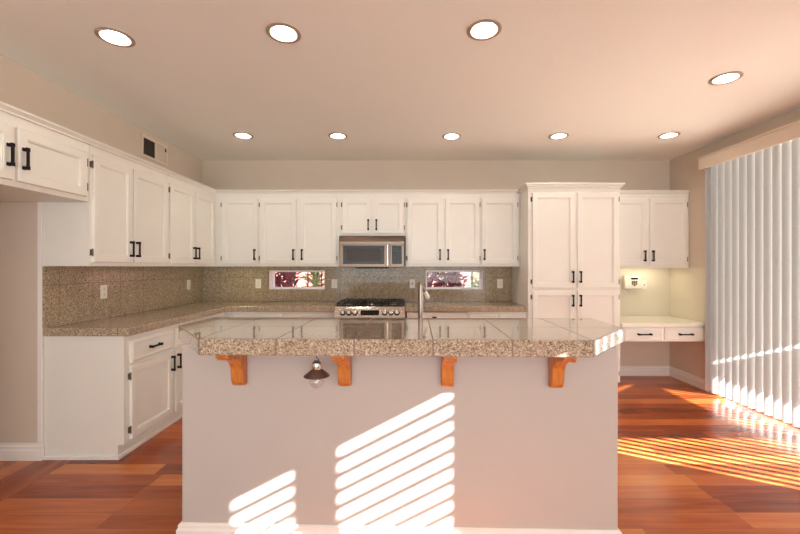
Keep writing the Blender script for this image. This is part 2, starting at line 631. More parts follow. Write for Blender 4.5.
def rings(fr, a0, a1, b0, b1, steps):
    """front panel from nested rings: steps = (inset, depth) list, last one filled"""
    mb = MB()
    vs, fs = [], []
    for ins, c in steps:
        vs += [fr.p(a0 + ins, b0 + ins, c), fr.p(a1 - ins, b0 + ins, c), fr.p(a1 - ins, b1 - ins, c), fr.p(a0 + ins, b1 - ins, c)]
    for i in range(len(steps) - 1):
        for k in range(4):
            a, b = i * 4 + k, i * 4 + (k + 1) % 4
            fs.append((a, b, b + 4, a + 4))
    e = (len(steps) - 1) * 4
    fs += [(e, e + 1, e + 2, e + 3), (3, 2, 1, 0)]
    return mb.add(vs, fs)


def pull(fr, a, b, vertical, parent, c, ln=0.128, name='handle'):
    mb = MB()
    h, w, po = ln / 2, 0.0070, 0.030
    def bx(l0, l1, s0, s1, c0, c1):
        if vertical: fr.box(mb, a + s0, a + s1, b + l0, b + l1, c + c0, c + c1)
        else: fr.box(mb, a + l0, a + l1, b + s0, b + s1, c + c0, c + c1)
    bx(-h, h, -w, w, po - 0.009, po)
    for s in (-1, 1):
        e = s * (h - 0.010)
        bx(e - 0.010, e + 0.010, -w * 1.5, w * 1.5, 0, 0.006)
        bx(e - 0.008, e + 0.008, -w * 1.1, w * 1.1, 0.006, po - 0.009)
        bx(e - 0.010, e + 0.010, -w * 1.35, w * 1.35, po - 0.010, po + 0.001)
    return mb.build(name, M['bronze'], parent, bevel=0.001)


def hinges(fr, a, b0, b1, parent):
    for b in (b0 + 0.07, b1 - 0.07):
        mb = MB().tube([fr.p(a, b - 0.027, 0.012), fr.p(a, b + 0.027, 0.012)], 0.0055, 8)
        fr.box(mb, a - 0.012, a + 0.004, b - 0.022, b + 0.022, 0.0, 0.004)
        mb.build('hinge', M['hinge'], parent)


def door(fr, a0, a1, b0, b1, parent, hinge=None, handle=None, hz=None, name='door', t=0.019):
    """hinge / handle: 'l' or 'r'; hz: centre height of the pull in frame coordinates"""
    fw = 0.052
    d = rings(fr, a0, a1, b0, b1, [(0, 0.0), (0, t - 0.004), (0.004, t), (fw, t), (fw + 0.003, t - 0.003), (fw + 0.008, t - 0.003),
                                   (fw + 0.011, t - 0.013)]).build(name, M['white'], parent)
    if handle:
        pull(fr, a0 + 0.030 if handle == 'l' else a1 - 0.030, hz, True, d, t)
    if hinge:
        hinges(fr, a0 - 0.005 if hinge == 'l' else a1 + 0.005, b0, b1, d)
    return d


def drawer(fr, a0, a1, b0, b1, parent, t=0.019, ln=0.128):
    d = rings(fr, a0, a1, b0, b1, [(0, 0.0), (0, t - 0.007), (0.010, t - 0.004), (0.014, t), (0.026, t), (0.029, t - 0.002)]).build('drawer', M['white'], parent)
    pull(fr, (a0 + a1) / 2, (b0 + b1) / 2, False, d, t - 0.002, ln)
    return d


# ------------------------------------------------------------------ upper cabinets
UB, UT = 1.376, 2.236       # bottom and top of the boxes
DB, DT = 1.404, 2.172       # doors
HZ = 1.515                  # pull centres
UY = D - 0.33               # face of the back uppers
UX = -2.24                  # face of the left uppers
G_UP = 'white wall cabinets'
G_BASE = 'white base cabinets'


def upper_back(name, x0, x1, label, doors, z0=UB, db=DB, hz=HZ):
    c = thing(name, ((x0 + x1) / 2, D, z0), label, 'cabinet', G_UP)
    MB().box(x0, x1, UY, D - 0.002, z0 + 0.028, UT).box(x0, x1, UY, UY + 0.02, z0, z0 + 0.028).build('cabinet_body', M['white'], c)
    fr = Frame((0, UY, 0), *BACKF)
    for a0, a1, hg, hd in doors:
        door(fr, a0, a1, db, DT, c, hg, hd, hz)
    return c


upper_back('wall_cabinet', UX + 0.002, -1.721, 'single-door white wall cabinet in the left corner of the back wall',
           [(-2.155, -1.733, 'l', 'r')])
upper_back('wall_cabinet', -1.719, -0.778, 'double-door white wall cabinet above the left kitchen window',
           [(-1.706, -1.279, 'l', 'r'), (-1.239, -0.806, 'r', 'l')])
upper_back('wall_cabinet', -0.776, 0.006, 'short two-door white cabinet mounted above the microwave',
           [(-0.737, -0.401, 'l', 'r'), (-0.366, -0.014, 'r', 'l')], 1.738, 1.765, 1.865)
upper_back('wall_cabinet', 0.008, 0.887, 'double-door white wall cabinet above the right kitchen window',
           [(0.029, 0.440, 'l', 'r'), (0.475, 0.877, 'r', 'l')])
upper_back('wall_cabinet', 0.889, 1.353, 'single-door white wall cabinet against the side of the tall pantry',
           [(0.902, 1.322, 'r', 'l')])

FL = Frame((UX, 0, 0), *LEFTF)
c = thing('wall_cabinet', (-2.8, 2.2, 1.83), 'short white two-door cabinet over the empty refrigerator recess', 'cabinet', G_UP)
MB().box(-3.2, UX, 1.675, LD - 0.012, 1.83, UT).build('cabinet_body', M['white'], c)
door(FL, 1.71, 2.185, 1.862, DT, c, None, 'r', 2.0)
door(FL, 2.213, 2.695, 1.862, DT, c, 'r', 'l', 2.0)
c = thing('wall_cabinet', (XL, 3.18, UB), 'tall double-door white wall cabinet beside the refrigerator recess', 'cabinet', G_UP)
MB().box(XL + 0.002, UX, LD - 0.008, 3.634, UB, UT).build('cabinet_body', M['white'], c)
door(FL, 2.752, 3.146, DB, DT, c, 'l', 'r', HZ)
door(FL, 3.158, 3.618, DB, DT, c, None, 'l', HZ)
c = thing('wall_cabinet', (XL, 4.2, UB), 'double-door white wall cabinet on the left wall next to the corner', 'cabinet', G_UP)
MB().box(XL + 0.002, UX, 3.636, D - 0.002, UB, UT).build('cabinet_body', M['white'], c)
door(FL, 3.650, 4.075, DB, DT, c, 'l', 'r', HZ)
door(FL, 4.087, 4.505, DB, DT, c, None, 'l', HZ)

# crown moulding, mitred in the corner
CP = [(0.0, UT + 0.001), (0.012, UT + 0.001), (0.014, UT + 0.012), (0.030, UT + 0.026), (0.034, UT + 0.028), (0.034, UT + 0.040), (0.0, UT + 0.040)]


def crown(path, name):
    """sweep CP along a plan path; each node (x, y, nx, ny) with its mitre direction"""
    mb = MB()
    n = len(CP)
    for x, y, nx, ny in path:
        for a, z in CP:
            mb.v.append(Vector((x + nx * a, y + ny * a, z)))
    for i in range(len(path) - 1):
        for k in range(n):
            a, b = i * n + k, i * n + (k + 1) % n
            mb.f.append([a, b, b + n, a + n])
    mb.f.append(list(range(n))); mb.f.append([(len(path) - 1) * n + k for k in range(n)])
    return mb


tag(crown([(UX, 1.675, 1, 0), (UX, UY, 1, -1), (1.318, UY, 0, -1)], 'crown').build('crown_moulding', M['white']),
    'long white crown moulding running along the tops of the wall cabinets', 'moulding')

# ------------------------------------------------------------------ tall pantry
PY = D - 0.63
c = thing('pantry_cabinet', (1.86, PY, 0), 'tall white four-door pantry cabinet standing right of the counter', 'cabinet')
MB().box(1.355, 2.369, PY, D - 0.002, 0.1, 2.235).box(1.355, 2.369, PY + 0.05, D - 0.002, 0.0, 0.1).build('cabinet_body', M['white'], c)
fp = Frame((0, PY, 0), *BACKF)
door(fp, 1.399, 1.868, 1.139, 2.185, c, 'l', 'r', 1.262)
door(fp, 1.892, 2.345, 1.139, 2.185, c, 'r', 'l', 1.262)
door(fp, 1.399, 1.868, 0.13, 1.110, c, 'l', 'r', 1.002)
door(fp, 1.892, 2.345, 0.13, 1.110, c, 'r', 'l', 1.002)
mb = MB()
for o0, z0, z1 in ((0.010, 2.235, 2.255), (0.024, 2.255, 2.272), (0.036, 2.272, 2.292)):
    mb.box(1.355 - o0, 2.369 + o0, PY - o0, UY - 0.04, z0, z1).box(1.355, 2.369, UY - 0.04, D - 0.002, z0, z1)
mb.build('crown', M['white'], c, bevel=0.004)

# ------------------------------------------------------------------ desk niche
c = thing('wall_cabinet', (2.86, D, 1.357), 'double-door white wall cabinet above the built-in desk', 'cabinet', G_UP)
MB().box(2.371, XR - 0.002, UY, D - 0.002, 1.389, UT).box(2.371, XR - 0.002, UY, UY + 0.02, 1.357, 1.389).build('cabinet_body', M['white'], c)
fd = Frame((0, UY, 0), *BACKF)
door(fd, 2.424, 2.842, 1.390, DT, c, 'l', 'r', 1.50)
door(fd, 2.878, 3.316, 1.390, DT, c, 'r', 'l', 1.50)
mb = MB()
for o0, z0, z1 in ((0.010, UT, UT + 0.014), (0.026, UT + 0.014, UT + 0.036)):
    mb.box(2.407, XR - 0.002, UY - o0, D - 0.002, z0, z1)
mb.build('crown', M['white'], c, bevel=0.003)

dy = D - 0.64
c = thing('built_in_desk', (2.86, dy, 0.56), 'white built-in desk with two drawers between pantry and blinds', 'desk')
MB().box(2.371, XR - 0.005, dy - 0.022, D - 0.005, 0.716, 0.754).build('desktop', M['laminate'], c, bevel=0.004)
MB().box(2.371, XR - 0.005, dy, D - 0.005, 0.552, 0.715).build('drawer_case', M['white'], c)
fk = Frame((0, dy, 0), *BACKF)
drawer(fk, 2.405, 2.830, 0.562, 0.706, c, ln=0.15)
drawer(fk, 2.846, 3.290, 0.562, 0.706, c, ln=0.15)

# wall phone and jack in the niche
c = thing('wall_phone', (2.87, D, 1.17), 'ivory wall phone with dark display hanging above the desk', 'phone')
yf = D - 0.005
MB().box(2.765, 2.965, yf - 0.045, yf, 1.098, 1.262).build('phone_body', M['phone'], c, bevel=0.008)
MB().box(2.83, 2.915, yf - 0.049, yf - 0.044, 1.214, 1.234).build('display', M['black'], c)
kp = MB()
for r in range(4):
    for q in range(3):
        if r == 3 and q != 1: continue
        kp.box(2.838 + q * 0.025, 2.857 + q * 0.025, yf - 0.050, yf - 0.044, 1.184 - r * 0.017, 1.196 - r * 0.017)
kp.build('keypad', M['louver'], c, bevel=0.001)
MB().tube([(2.745, yf - 0.052, 1.105), (2.740, yf - 0.070, 1.14), (2.738, yf - 0.074, 1.18), (2.740, yf - 0.070, 1.22), (2.745, yf - 0.052, 1.258)],
          [0.020, 0.016, 0.014, 0.016, 0.020], 12).build('handset', M['phone'], c)
MB().tube([(2.735, yf - 0.03, 1.085), (2.76, yf - 0.035, 1.058), (2.782, yf - 0.03, 1.036)], [0.010, 0.014, 0.014], 10).build('handset_cord', M['phone'], c)
c = thing('phone_jack', (3.02, D, 1.14), 'ivory phone jack plate beside the wall phone', 'outlet')
MB().box(2.985, 3.055, yf - 0.006, yf, 1.085, 1.200).build('cover_plate', M['plate'], c, bevel=0.002)
MB().box(3.013, 3.027, yf - 0.009, yf - 0.005, 1.136, 1.150).build('jack', M['slot'], c)

# ------------------------------------------------------------------ base cabinets
BX = -2.00         # face of left bases
BY = D - 0.60      # face of back bases
BT = CT - 0.058    # underside of the counter

c = thing('base_cabinet', (-2.28, 3.3, 0), 'white base cabinet with drawers and exposed end panel beside the refrigerator recess', 'cabinet', G_BASE)
mb = MB().box(XL + 0.002, BX, LD, 3.854, 0.10, BT)
mb.box(XL + 0.002, BX - 0.045, LD + 0.004, 3.854, 0.0, 0.10)
mb.build('cabinet_body', M['white'], c)
MB().box(XL + 0.002, BX - 0.033, LD - 0.008, LD + 0.004, 0.0, 0.022).box(BX - 0.045, BX - 0.033, LD + 0.004, 3.854, 0.0, 0.022).build('shoe_moulding', M['trim'], c)
fb = Frame((BX, 0, 0), *LEFTF)
drawer(fb, 2.795, 3.300, 0.672, 0.832, c)
drawer(fb, 3.328, 3.830, 0.672, 0.832, c)
door(fb, 2.795, 3.300, 0.120, 0.648, c, 'l', 'r', 0.552)
door(fb, 3.328, 3.830, 0.120, 0.648, c, 'r', 'l', 0.552)

c = thing('base_cabinet', (-2.28, 4.3, 0), 'white corner base cabinet between the left run and the back run', 'cabinet', G_BASE)
MB().box(XL + 0.002, BX, 3.856, D - 0.002, 0.10, BT).box(XL + 0.002, BX - 0.045, 3.856, D - 0.002, 0.0, 0.10).build('cabinet_body', M['white'], c)
door(fb, 3.875, 4.235, 0.120, 0.832, c, None, 'l', 0.7)


def base_back(x0, x1, label, cols):
    c = thing('base_cabinet', ((x0 + x1) / 2, BY, 0), label, 'cabinet', G_BASE)
    MB().box(x0, x1, BY, D - 0.002, 0.10, BT).box(x0, x1, BY + 0.045, D - 0.002, 0.0, 0.10).build('cabinet_body', M['white'], c)
    f = Frame((0, BY, 0), *BACKF)
    for a0, a1, hd in cols:
        drawer(f, a0, a1, 0.70, 0.852, c)
        door(f, a0, a1, 0.120, 0.676, c, None, hd, 0.58)
    return c


base_back(BX + 0.002, -0.782, 'white base cabinet along the back wall left of the range',
          [(-1.90, -1.36, 'r'), (-1.335, -0.80, 'l')])
base_back(0.69, 1.353, 'white base cabinet along the back wall beside the pantry', [(0.71, 1.02, 'r'), (1.04, 1.335, 'l')])

c = thing('dishwasher', (0.345, BY, 0), 'white dishwasher with black latch right of the range', 'dishwasher')
MB().box(0.014, 0.686, BY + 0.02, D - 0.01, 0.0, BT).build('dishwasher_body', M['rubber'], c)
MB().box(0.020, 0.680, BY - 0.022, BY + 0.02, 0.12, 0.735).build('dishwasher_door', M['trim'], c, bevel=0.004)
MB().box(0.020, 0.680, BY - 0.028, BY + 0.02, 0.740, BT - 0.01).build('control_panel', M['trim'], c, bevel=0.004)
MB().box(0.30, 0.35, BY - 0.034, BY - 0.026, 0.80, 0.822).build('latch', M['black'], c, bevel=0.002)

# ------------------------------------------------------------------ granite worktops and backsplashes
CFX = -1.965       # front edge of the left counter
CFY = D - 0.64     # front edge of the back counter
gap = 0.386
z0, z1 = BT + 0.001, CT
mb = MB()
poly = [(XL + 0.002, LD - 0.012), (CFX, LD - 0.012), (CFX, CFY), (-0.776, CFY), (-0.776, D - 0.002), (XL + 0.002, D - 0.002)]
mb.prism([(x, y, z0) for x, y in poly], (0, 0, z1 - z0))
tag(mb.build('countertop', M['counter'], bevel=0.005),
    'L-shaped speckled granite tile countertop on the left wall and corner', 'countertop', 'granite counters')
tag(MB().box(0.006, 1.353, CFY, D - 0.002, z0, z1).build('countertop', M['counter'], bevel=0.005),
    'straight speckled granite tile countertop between range and pantry', 'countertop', 'granite counters')

s0 = CT + 0.001
tag(holed(MB(), D - 0.014, D - 0.001, XL + 0.018, 1.353, s0, UB + 0.026).build('backsplash', M['splash_back']),
    'granite tile backsplash with two small windows on the back wall', 'backsplash')
tag(MB().box(XL + 0.001, XL + 0.016, LD - 0.012, D - 0.001, s0, UB - 0.001).build('backsplash', M['splash_left']),
    'granite tile backsplash on the left wall above the counter', 'backsplash')


# ------------------------------------------------------------------ outlets
def outlet(face, a, z, label, switch=False):
    """face 'b' = back wall, 'l' = left wall"""
    if face == 'b': f = Frame((0, D - 0.0145, 0), *BACKF); loc = (a, D - 0.0145, z)
    else: f = Frame((XL + 0.0165, 0, 0), *LEFTF); loc = (XL + 0.0165, a, z)
    c = thing('wall_outlet' if not switch else 'light_switch', loc, label, 'outlet' if not switch else 'switch', 'cover plates on the backsplash')
    m = MB(); f.box(m, a - 0.035, a + 0.035, z - 0.057, z + 0.057, 0, 0.006)
    m.build('cover_plate', M['plate'], c, bevel=0.002)
    if switch:
        m = MB(); f.box(m, a - 0.006, a + 0.006, z - 0.010, z + 0.014, 0.006, 0.014)
        m.build('toggle', M['slot'], c, bevel=0.001)
    else:
        for s in (-0.021, 0.021):
            m = MB(); f.box(m, a - 0.015, a + 0.015, z + s - 0.014, z + s + 0.014, 0.005, 0.008)
            k = m.build('receptacle', M['plate'], c, bevel=0.003)
            m = MB()
            for d in (-0.006, 0.005): f.box(m, a + d - 0.001, a + d + 0.001, z + s - 0.002, z + s + 0.008, 0.0075, 0.0086)
            f.box(m, a - 0.002, a + 0.002, z + s - 0.009, z + s - 0.005, 0.0075, 0.0086)
            m.build('slots', M['slot'], k)
    return c


outlet('l', 3.26, 1.16, 'white outlet plate on the left wall backsplash, nearest the recess')
outlet('l', 4.54, 1.16, 'white outlet plate on the left wall backsplash, near the corner')
outlet('b', -1.85, 1.16, 'white outlet plate left of the left kitchen window')
outlet('b', -0.89, 1.16, 'white outlet plate between the left kitchen window and the range')
outlet('b', 0.092, 1.16, 'white switch plate between the range and the right window', True)
outlet('b', 1.197, 1.16, 'white outlet plate between the right window and the pantry')

# ------------------------------------------------------------------ microwave
mx0, mx1, my, mz0, mz1 = -0.764, -0.008, D - 0.40, 1.366, 1.735
c = thing('microwave', (-0.386, my, mz0), 'stainless steel over-the-range microwave below the short cabinet', 'microwave')
MB().box(mx0, mx1, my + 0.022, D - 0.016, mz0, mz1).build('microwave_body', M['steel'], c, bevel=0.003)
mb = MB()
prof = [(my + 0.021, mz1 - 0.105), (my - 0.004, mz1 - 0.105), (my - 0.006, mz1 - 0.070), (my - 0.001, mz1 - 0.032), (my + 0.010, mz1 - 0.006), (my + 0.021, mz1 - 0.002)]
mb.prism([(mx0, y, z) for y, z in prof], (mx1 - mx0, 0, 0))
mb.build('vent_hood', M['steel'], c)
dxr = mx0 + 0.56
d = MB().box(mx0, dxr + 0.03, my - 0.004, my + 0.021, mz0 + 0.004, mz1 - 0.108).build('microwave_door', M['steel'], c, bevel=0.003)
fm = Frame((0, my - 0.004, 0), *BACKF)
MB().box(mx0 + 0.045, dxr - 0.035, my - 0.0065, my - 0.003, mz0 + 0.038, mz1 - 0.118).build('window_frame', M['black'], d, bevel=0.001)
MB().box(mx0 + 0.085, dxr - 0.070, my - 0.0075, my - 0.006, mz0 + 0.068, mz1 - 0.150).build('window', M['darkglass'], d)
mb = MB().tube([(dxr + 0.002, my - 0.038, mz0 + 0.025), (dxr + 0.002, my - 0.041, mz0 + 0.13), (dxr + 0.002, my - 0.038, mz1 - 0.105)], 0.0125, 12)
mb.box(dxr - 0.006, dxr + 0.010, my - 0.036, my - 0.003, mz0 + 0.035, mz0 + 0.052).box(dxr - 0.006, dxr + 0.010, my - 0.036, my - 0.003, mz1 - 0.135, mz1 - 0.118)
mb.build('handle', M['chrome'], d)
p = MB().box(dxr + 0.032, mx1, my - 0.004, my + 0.021, mz0 + 0.004, mz1 - 0.108).build('control_panel', M['steel'], c, bevel=0.003)
MB().box(dxr + 0.052, mx1 - 0.030, my - 0.0065, my - 0.003, mz0 + 0.038, mz1 - 0.118).build('keypad', M['black'], p, bevel=0.001)
mb = MB()
for r in range(6):
    for q in range(3):
        mb.box(dxr + 0.064 + q * 0.030, dxr + 0.082 + q * 0.030, my - 0.0078, my - 0.006, mz0 + 0.055 + r * 0.021, mz0 + 0.066 + r * 0.021)
mb.build('buttons', M['slot'], p)
MB().box(-0.58, -0.20, my + 0.05, my + 0.30, mz0 - 0.012, mz0 + 0.001).build('grease_filter', M['rubber'], c)

# ------------------------------------------------------------------ range
rx0, rx1, ry = -0.772, 0.002, D - 0.665
c = thing('gas_range', (-0.385, ry, 0), 'stainless steel slide-in gas range with black grates under the microwave', 'range')
MB().box(rx0, rx1, ry + 0.03, D - 0.016, 0.05, 0.925).box(rx0 + 0.03, rx1 - 0.03, ry + 0.08, D - 0.05, 0, 0.05).build('range_body', M['steel'], c)
MB().box(rx0, rx1, ry + 0.06, D - 0.016, 0.926, 0.942).build('cooktop', M['black'], c, bevel=0.004)
prof = [(ry + 0.029, 0.800), (ry - 0.012, 0.806), (ry - 0.018, 0.822), (ry + 0.020, 0.918), (ry + 0.035, 0.934), (ry + 0.058, 0.938), (ry + 0.058, 0.926), (ry + 0.029, 0.926)]
cp = MB().prism([(rx0, y, z) for y, z in prof], (rx1 - rx0, 0, 0)).build('control_panel', M['panel_steel'], c, bevel=0.003)
nrm = Vector((0, -0.096, 0.038)).normalized() * 1.0
mid = lambda x, s: Vector((x, (ry - 0.018) * (1 - s) + (ry + 0.020) * s, 0.822 * (1 - s) + 0.918 * s))
for kx in (-0.680, -0.613, -0.546, -0.222, -0.155, -0.088):
    p0 = mid(kx, 0.5)
    MB().tube([p0, p0 + nrm * 0.006], 0.031, 20).build('bezel', M['black'], cp)
    kb = MB().tube([p0, p0 + nrm * 0.008, p0 + nrm * 0.010, p0 + nrm * 0.030, p0 + nrm * 0.033], [0.024, 0.024, 0.023, 0.021, 0.017], 20)
    kb.build('knob', M['chrome'], cp)
up = Vector((0, 0.038, 0.096)).normalized()
a, b = mid(-0.485, 0.5), mid(-0.283, 0.5)
q = [a - up * 0.028, b - up * 0.028, b + up * 0.028, a + up * 0.028]
MB().prism([p + nrm * 0.0005 for p in q], nrm * 0.003).build('display', M['black'], cp)
od = MB().box(rx0 + 0.004, rx1 - 0.004, ry - 0.006, ry + 0.028, 0.215, 0.792).build('oven_door', M['steel'], c, bevel=0.004)
MB().box(rx0 + 0.13, rx1 - 0.13, ry - 0.009, ry - 0.005, 0.34, 0.62).build('oven_window', M['black'], od)
mb = MB().tube([(rx0 + 0.05, ry - 0.05, 0.735), (rx1 - 0.05, ry - 0.05, 0.735)], 0.013, 12)
for x in (rx0 + 0.09, rx1 - 0.09): mb.box(x - 0.01, x + 0.01, ry - 0.045, ry - 0.005, 0.727, 0.743)
mb.build('oven_handle', M['chrome'], od)
MB().box(rx0 + 0.004, rx1 - 0.004, ry - 0.004, ry + 0.028, 0.06, 0.208).build('warming_drawer', M['steel'], c, bevel=0.004)
for k in range(3):
    gx0 = rx0 + 0.014 + k * 0.2500
    gx1 = gx0 + 0.244
    g0, g1 = ry + 0.085, D - 0.05
    mb = MB()
    zt0, zt1 = 0.962, 0.974
    for y in (g0, (g0 + g1) / 2 - 0.006, g1 - 0.012): mb.box(gx0, gx1, y, y + 0.012, zt0, zt1)
    for x in (gx0, gx1 - 0.012): mb.box(x, x + 0.012, g0, g1, zt0, zt1)
    for x in (gx0 + 0.075, gx0 + 0.155): mb.box(x, x + 0.010, g0, g1, zt0 + 0.002, zt1 + 0.002)
    for x in (gx0 + 0.002, gx1 - 0.014):
        for y in (g0 + 0.002, g1 - 0.014): mb.box(x, x + 0.012, y, y + 0.012, 0.943, zt0)
    mb.build('grate', M['iron'], c)
    for y in (g0 + 0.12, g1 - 0.13):
        MB().lathe([(0.0, 0.957), (0.028, 0.957), (0.034, 0.953), (0.038, 0.950), (0.042, 0.943), (0.0, 0.943)], ((gx0 + gx1) / 2, y, 0), 20).build('burner', M['nickel'], c)

# ------------------------------------------------------------------ island with raised bar
IR = math.radians(-1.5)
IO = Vector((-0.04, 1.872, 0))


def island_obj(mb, name, mat, parent, bevel=0.0):
    return mb.build(name, mat, parent, bevel=bevel)


c = thing('kitchen_island', (0, 0, 0), 'taupe painted kitchen island half wall with white baseboard and oak corbels', 'island')
MB().box(-1.062, 1.062, 0, 0.14, 0, 0.988).build('half_wall', M['panel'], c, bevel=0.006)
mb = MB().box(-1.03, 1.03, 0.141, 0.80, 0.1, 0.878).box(-1.03, 1.03, 0.141, 0.75, 0.0, 0.1)
mb.build('cabinet_body', M['white'], c)
MB().box(-1.05, 1.05, 0.141, 0.83, 0.879, 0.92).build('sink_counter', M['counter'], c, bevel=0.004)
h = 0.112
prof = [(0.0, 0), (0.018, 0), (0.018, h * 0.72), (0.012, h * 0.80), (0.012, h * 0.92), (0.004, h), (0.0, h)]
mb = MB()
n = len(prof)
for px, py, nx, ny in ((-1.062, 0.14, -1, 0), (-1.062, 0, -1, -1), (1.062, 0, 1, -1), (1.062, 0.14, 1, 0)):
    for a, z in prof: mb.v.append(Vector((px + nx * a, py + ny * a, z)))
for i in range(3):
    for k in range(n):
        a, b = i * n + k, i * n + (k + 1) % n
        mb.f.append([a, b, b + n, a + n])
mb.f.append(list(range(n))); mb.f.append([3 * n + k for k in range(n)])
mb.build('baseboard', M['trim'], c)
ISLAND = c

# corbels: ogee brackets carrying the overhang
cprof = [(0, 0.987), (0.195, 0.987), (0.195, 0.968), (0.182, 0.963), (0.178, 0.955)]
for i in range(9):
    a = i / 8 * PI / 2
    cprof.append((0.178 - 0.124 * math.sin(a), 0.955 - 0.092 * (1 - math.cos(a))))
cprof += [(0.053, 0.845), (0.048, 0.822), (0.038, 0.804), (0.026, 0.797), (0.0, 0.797)]
first = None
for cx in (-0.763, -0.249, 0.243, 0.758):
    if first is None:
        mb = MB().prism([(-0.029, -y, z) for y, z in cprof], (0.058, 0, 0))
        first = mb.build('corbel', M['oak'], ISLAND, bevel=0.004)
        cb = first
    else:
        cb = first.copy()
        COL.objects.link(cb)
    cb.parent = ISLAND
    cb.location = (cx, -0.001, 0)
ISLAND.location = IO
ISLAND.rotation_euler = (0, 0, IR)

pts = [(-0.843, -0.235), (0.837, -0.235), (1.150, 0.118), (1.150, 0.470), (-1.150, 0.470), (-1.160, 0.130)]
bt = MB().prism([(x, y, 0.989) for x, y in pts], (0, 0, 0.072)).build('bar_top', M['bar'], bevel=0.005)
bt.location = IO
bt.rotation_euler = (0, 0, IR)
tag(bt, 'clipped-corner speckled granite tile bar top on the kitchen island', 'countertop')


def isl(u, v, z):
    return Matrix.Rotation(IR, 3, 'Z') @ Vector((u, v, z)) + IO


# faucet on the sink counter behind the bar
fx, fy, fz = isl(0.125, 0.62, 0.9205)
c = thing('kitchen_faucet', (fx, fy, fz), 'brushed nickel pull-out faucet rising behind the bar top', 'faucet')
MB().lathe([(0.0, 0.0), (0.030, 0.0), (0.030, 0.006), (0.022, 0.014), (0.018, 0.016), (0.0, 0.016)], (fx, fy, fz), 24).build('base_flange', M['nickel'], c)
MB().tube([(fx, fy, fz + 0.015), (fx, fy, fz + 0.32), (fx, fy, fz + 0.345), (fx, fy, fz + 0.353)], [0.0165, 0.0165, 0.015, 0.010], 20).build('column', M['nickel'], c)
MB().tube([(fx + 0.006, fy + 0.012, fz + 0.325), (fx + 0.018, fy + 0.035, fz + 0.312), (fx + 0.030, fy + 0.055, fz + 0.290)], 0.012, 14).build('spout', M['nickel'], c)
MB().tube([(fx + 0.029, fy + 0.054, fz + 0.292), (fx + 0.046, fy + 0.082, fz + 0.257), (fx + 0.052, fy + 0.092, fz + 0.243)], [0.013, 0.016, 0.014], 14).build('spray_head', M['plate'], c)

# little lamp hanging under the bar
lx, ly, lz = isl(-0.352, -0.155, 0.988)
lt, lz = lz, lz - 0.014
c = thing('hanging_lamp', (lx, ly, lt), 'small hanging lamp with brown cone shade and clear bulb under the bar', 'lamp')
MB().tube([(lx, ly, lt), (lx, ly, lz - 0.012), (lx + 0.010, ly, lz - 0.020), (lx + 0.006, ly, lz - 0.030), (lx - 0.006, ly, lz - 0.030), (lx - 0.009, ly, lz - 0.022)], 0.0022, 8).build('hook', M['iron'], c)
MB().tube([(lx - 0.018, ly, lz - 0.038), (lx - 0.010, ly, lz - 0.026), (lx, ly, lz - 0.0235), (lx + 0.010, ly, lz - 0.026), (lx + 0.018, ly, lz - 0.038)], 0.0016, 6).build('bail', M['iron'], c)
MB().lathe([(0.0, -0.032), (0.019, -0.032), (0.021, -0.036), (0.021, -0.058), (0.019, -0.064), (0.0, -0.064)], (lx, ly, lz), 24).build('cap', M['chrome'], c)
MB().lathe([(0.018, -0.060), (0.030, -0.068), (0.056, -0.089), (0.058, -0.092), (0.055, -0.094), (0.028, -0.074), (0.016, -0.066)], (lx, ly, lz), 32, close=True).build('lamp_shade', M['shade'], c)
bp = [(0.012, -0.072), (0.013, -0.084)]
for i in range(13):
    a = PI * 0.16 + i / 12 * PI * 0.84
    bp.append((max(0.0003, 0.031 * math.sin(a)), -0.118 + 0.031 * math.cos(a)))
MB().lathe(bp, (lx, ly, lz), 28).build('bulb', M['bulbglass'], c)
MB().tube([(lx, ly, lz - 0.066), (lx, ly, lz - 0.098)], [0.005, 0.003], 8).build('filament_stem', M['plate'], c)

# ------------------------------------------------------------------ recessed ceiling lights
where = ['in the front row, nearest the left wall', 'in the front row, second from the left wall', 'in the front row, above the right half of the bar',
         'alone nearest the patio door valance', 'in the back row, nearest the left wall', 'in the back row, second from the left wall',
         'in the back row, above the right kitchen window', 'in the back row, above the pantry', 'in the back row, above the desk niche']
RL = None
for i, (lx, ly) in enumerate(LIGHTS):
    lab = 'round recessed ceiling light ' + where[i]
    if RL is None:
        RL = thing('recessed_light', (lx, ly, H), lab, 'ceiling light', 'recessed ceiling lights')
        MB().lathe([(0.074, 0.001), (0.097, -0.002), (0.097, -0.006), (0.090, -0.009), (0.074, -0.007)], (lx, ly, H), 40, close=True).build('trim_ring', M['ringgrey'], RL)
        MB().lathe([(0.074, -0.004), (0.072, 0.030), (0.066, 0.080), (0.0665, 0.080), (0.0735, 0.030), (0.0755, -0.003)], (lx, ly, H), 40, close=True).build('reflector', M['ringgrey'], RL)
        MB().lathe([(0.0005, 0.018), (0.026, 0.019), (0.046, 0.024), (0.056, 0.033), (0.058, 0.046), (0.0005, 0.046)], (lx, ly, H), 32).build('bulb', M['bulb'], RL)
    else:
        r = copy_tree(RL)
        r.location = (lx, ly, H)
        r['label'] = lab

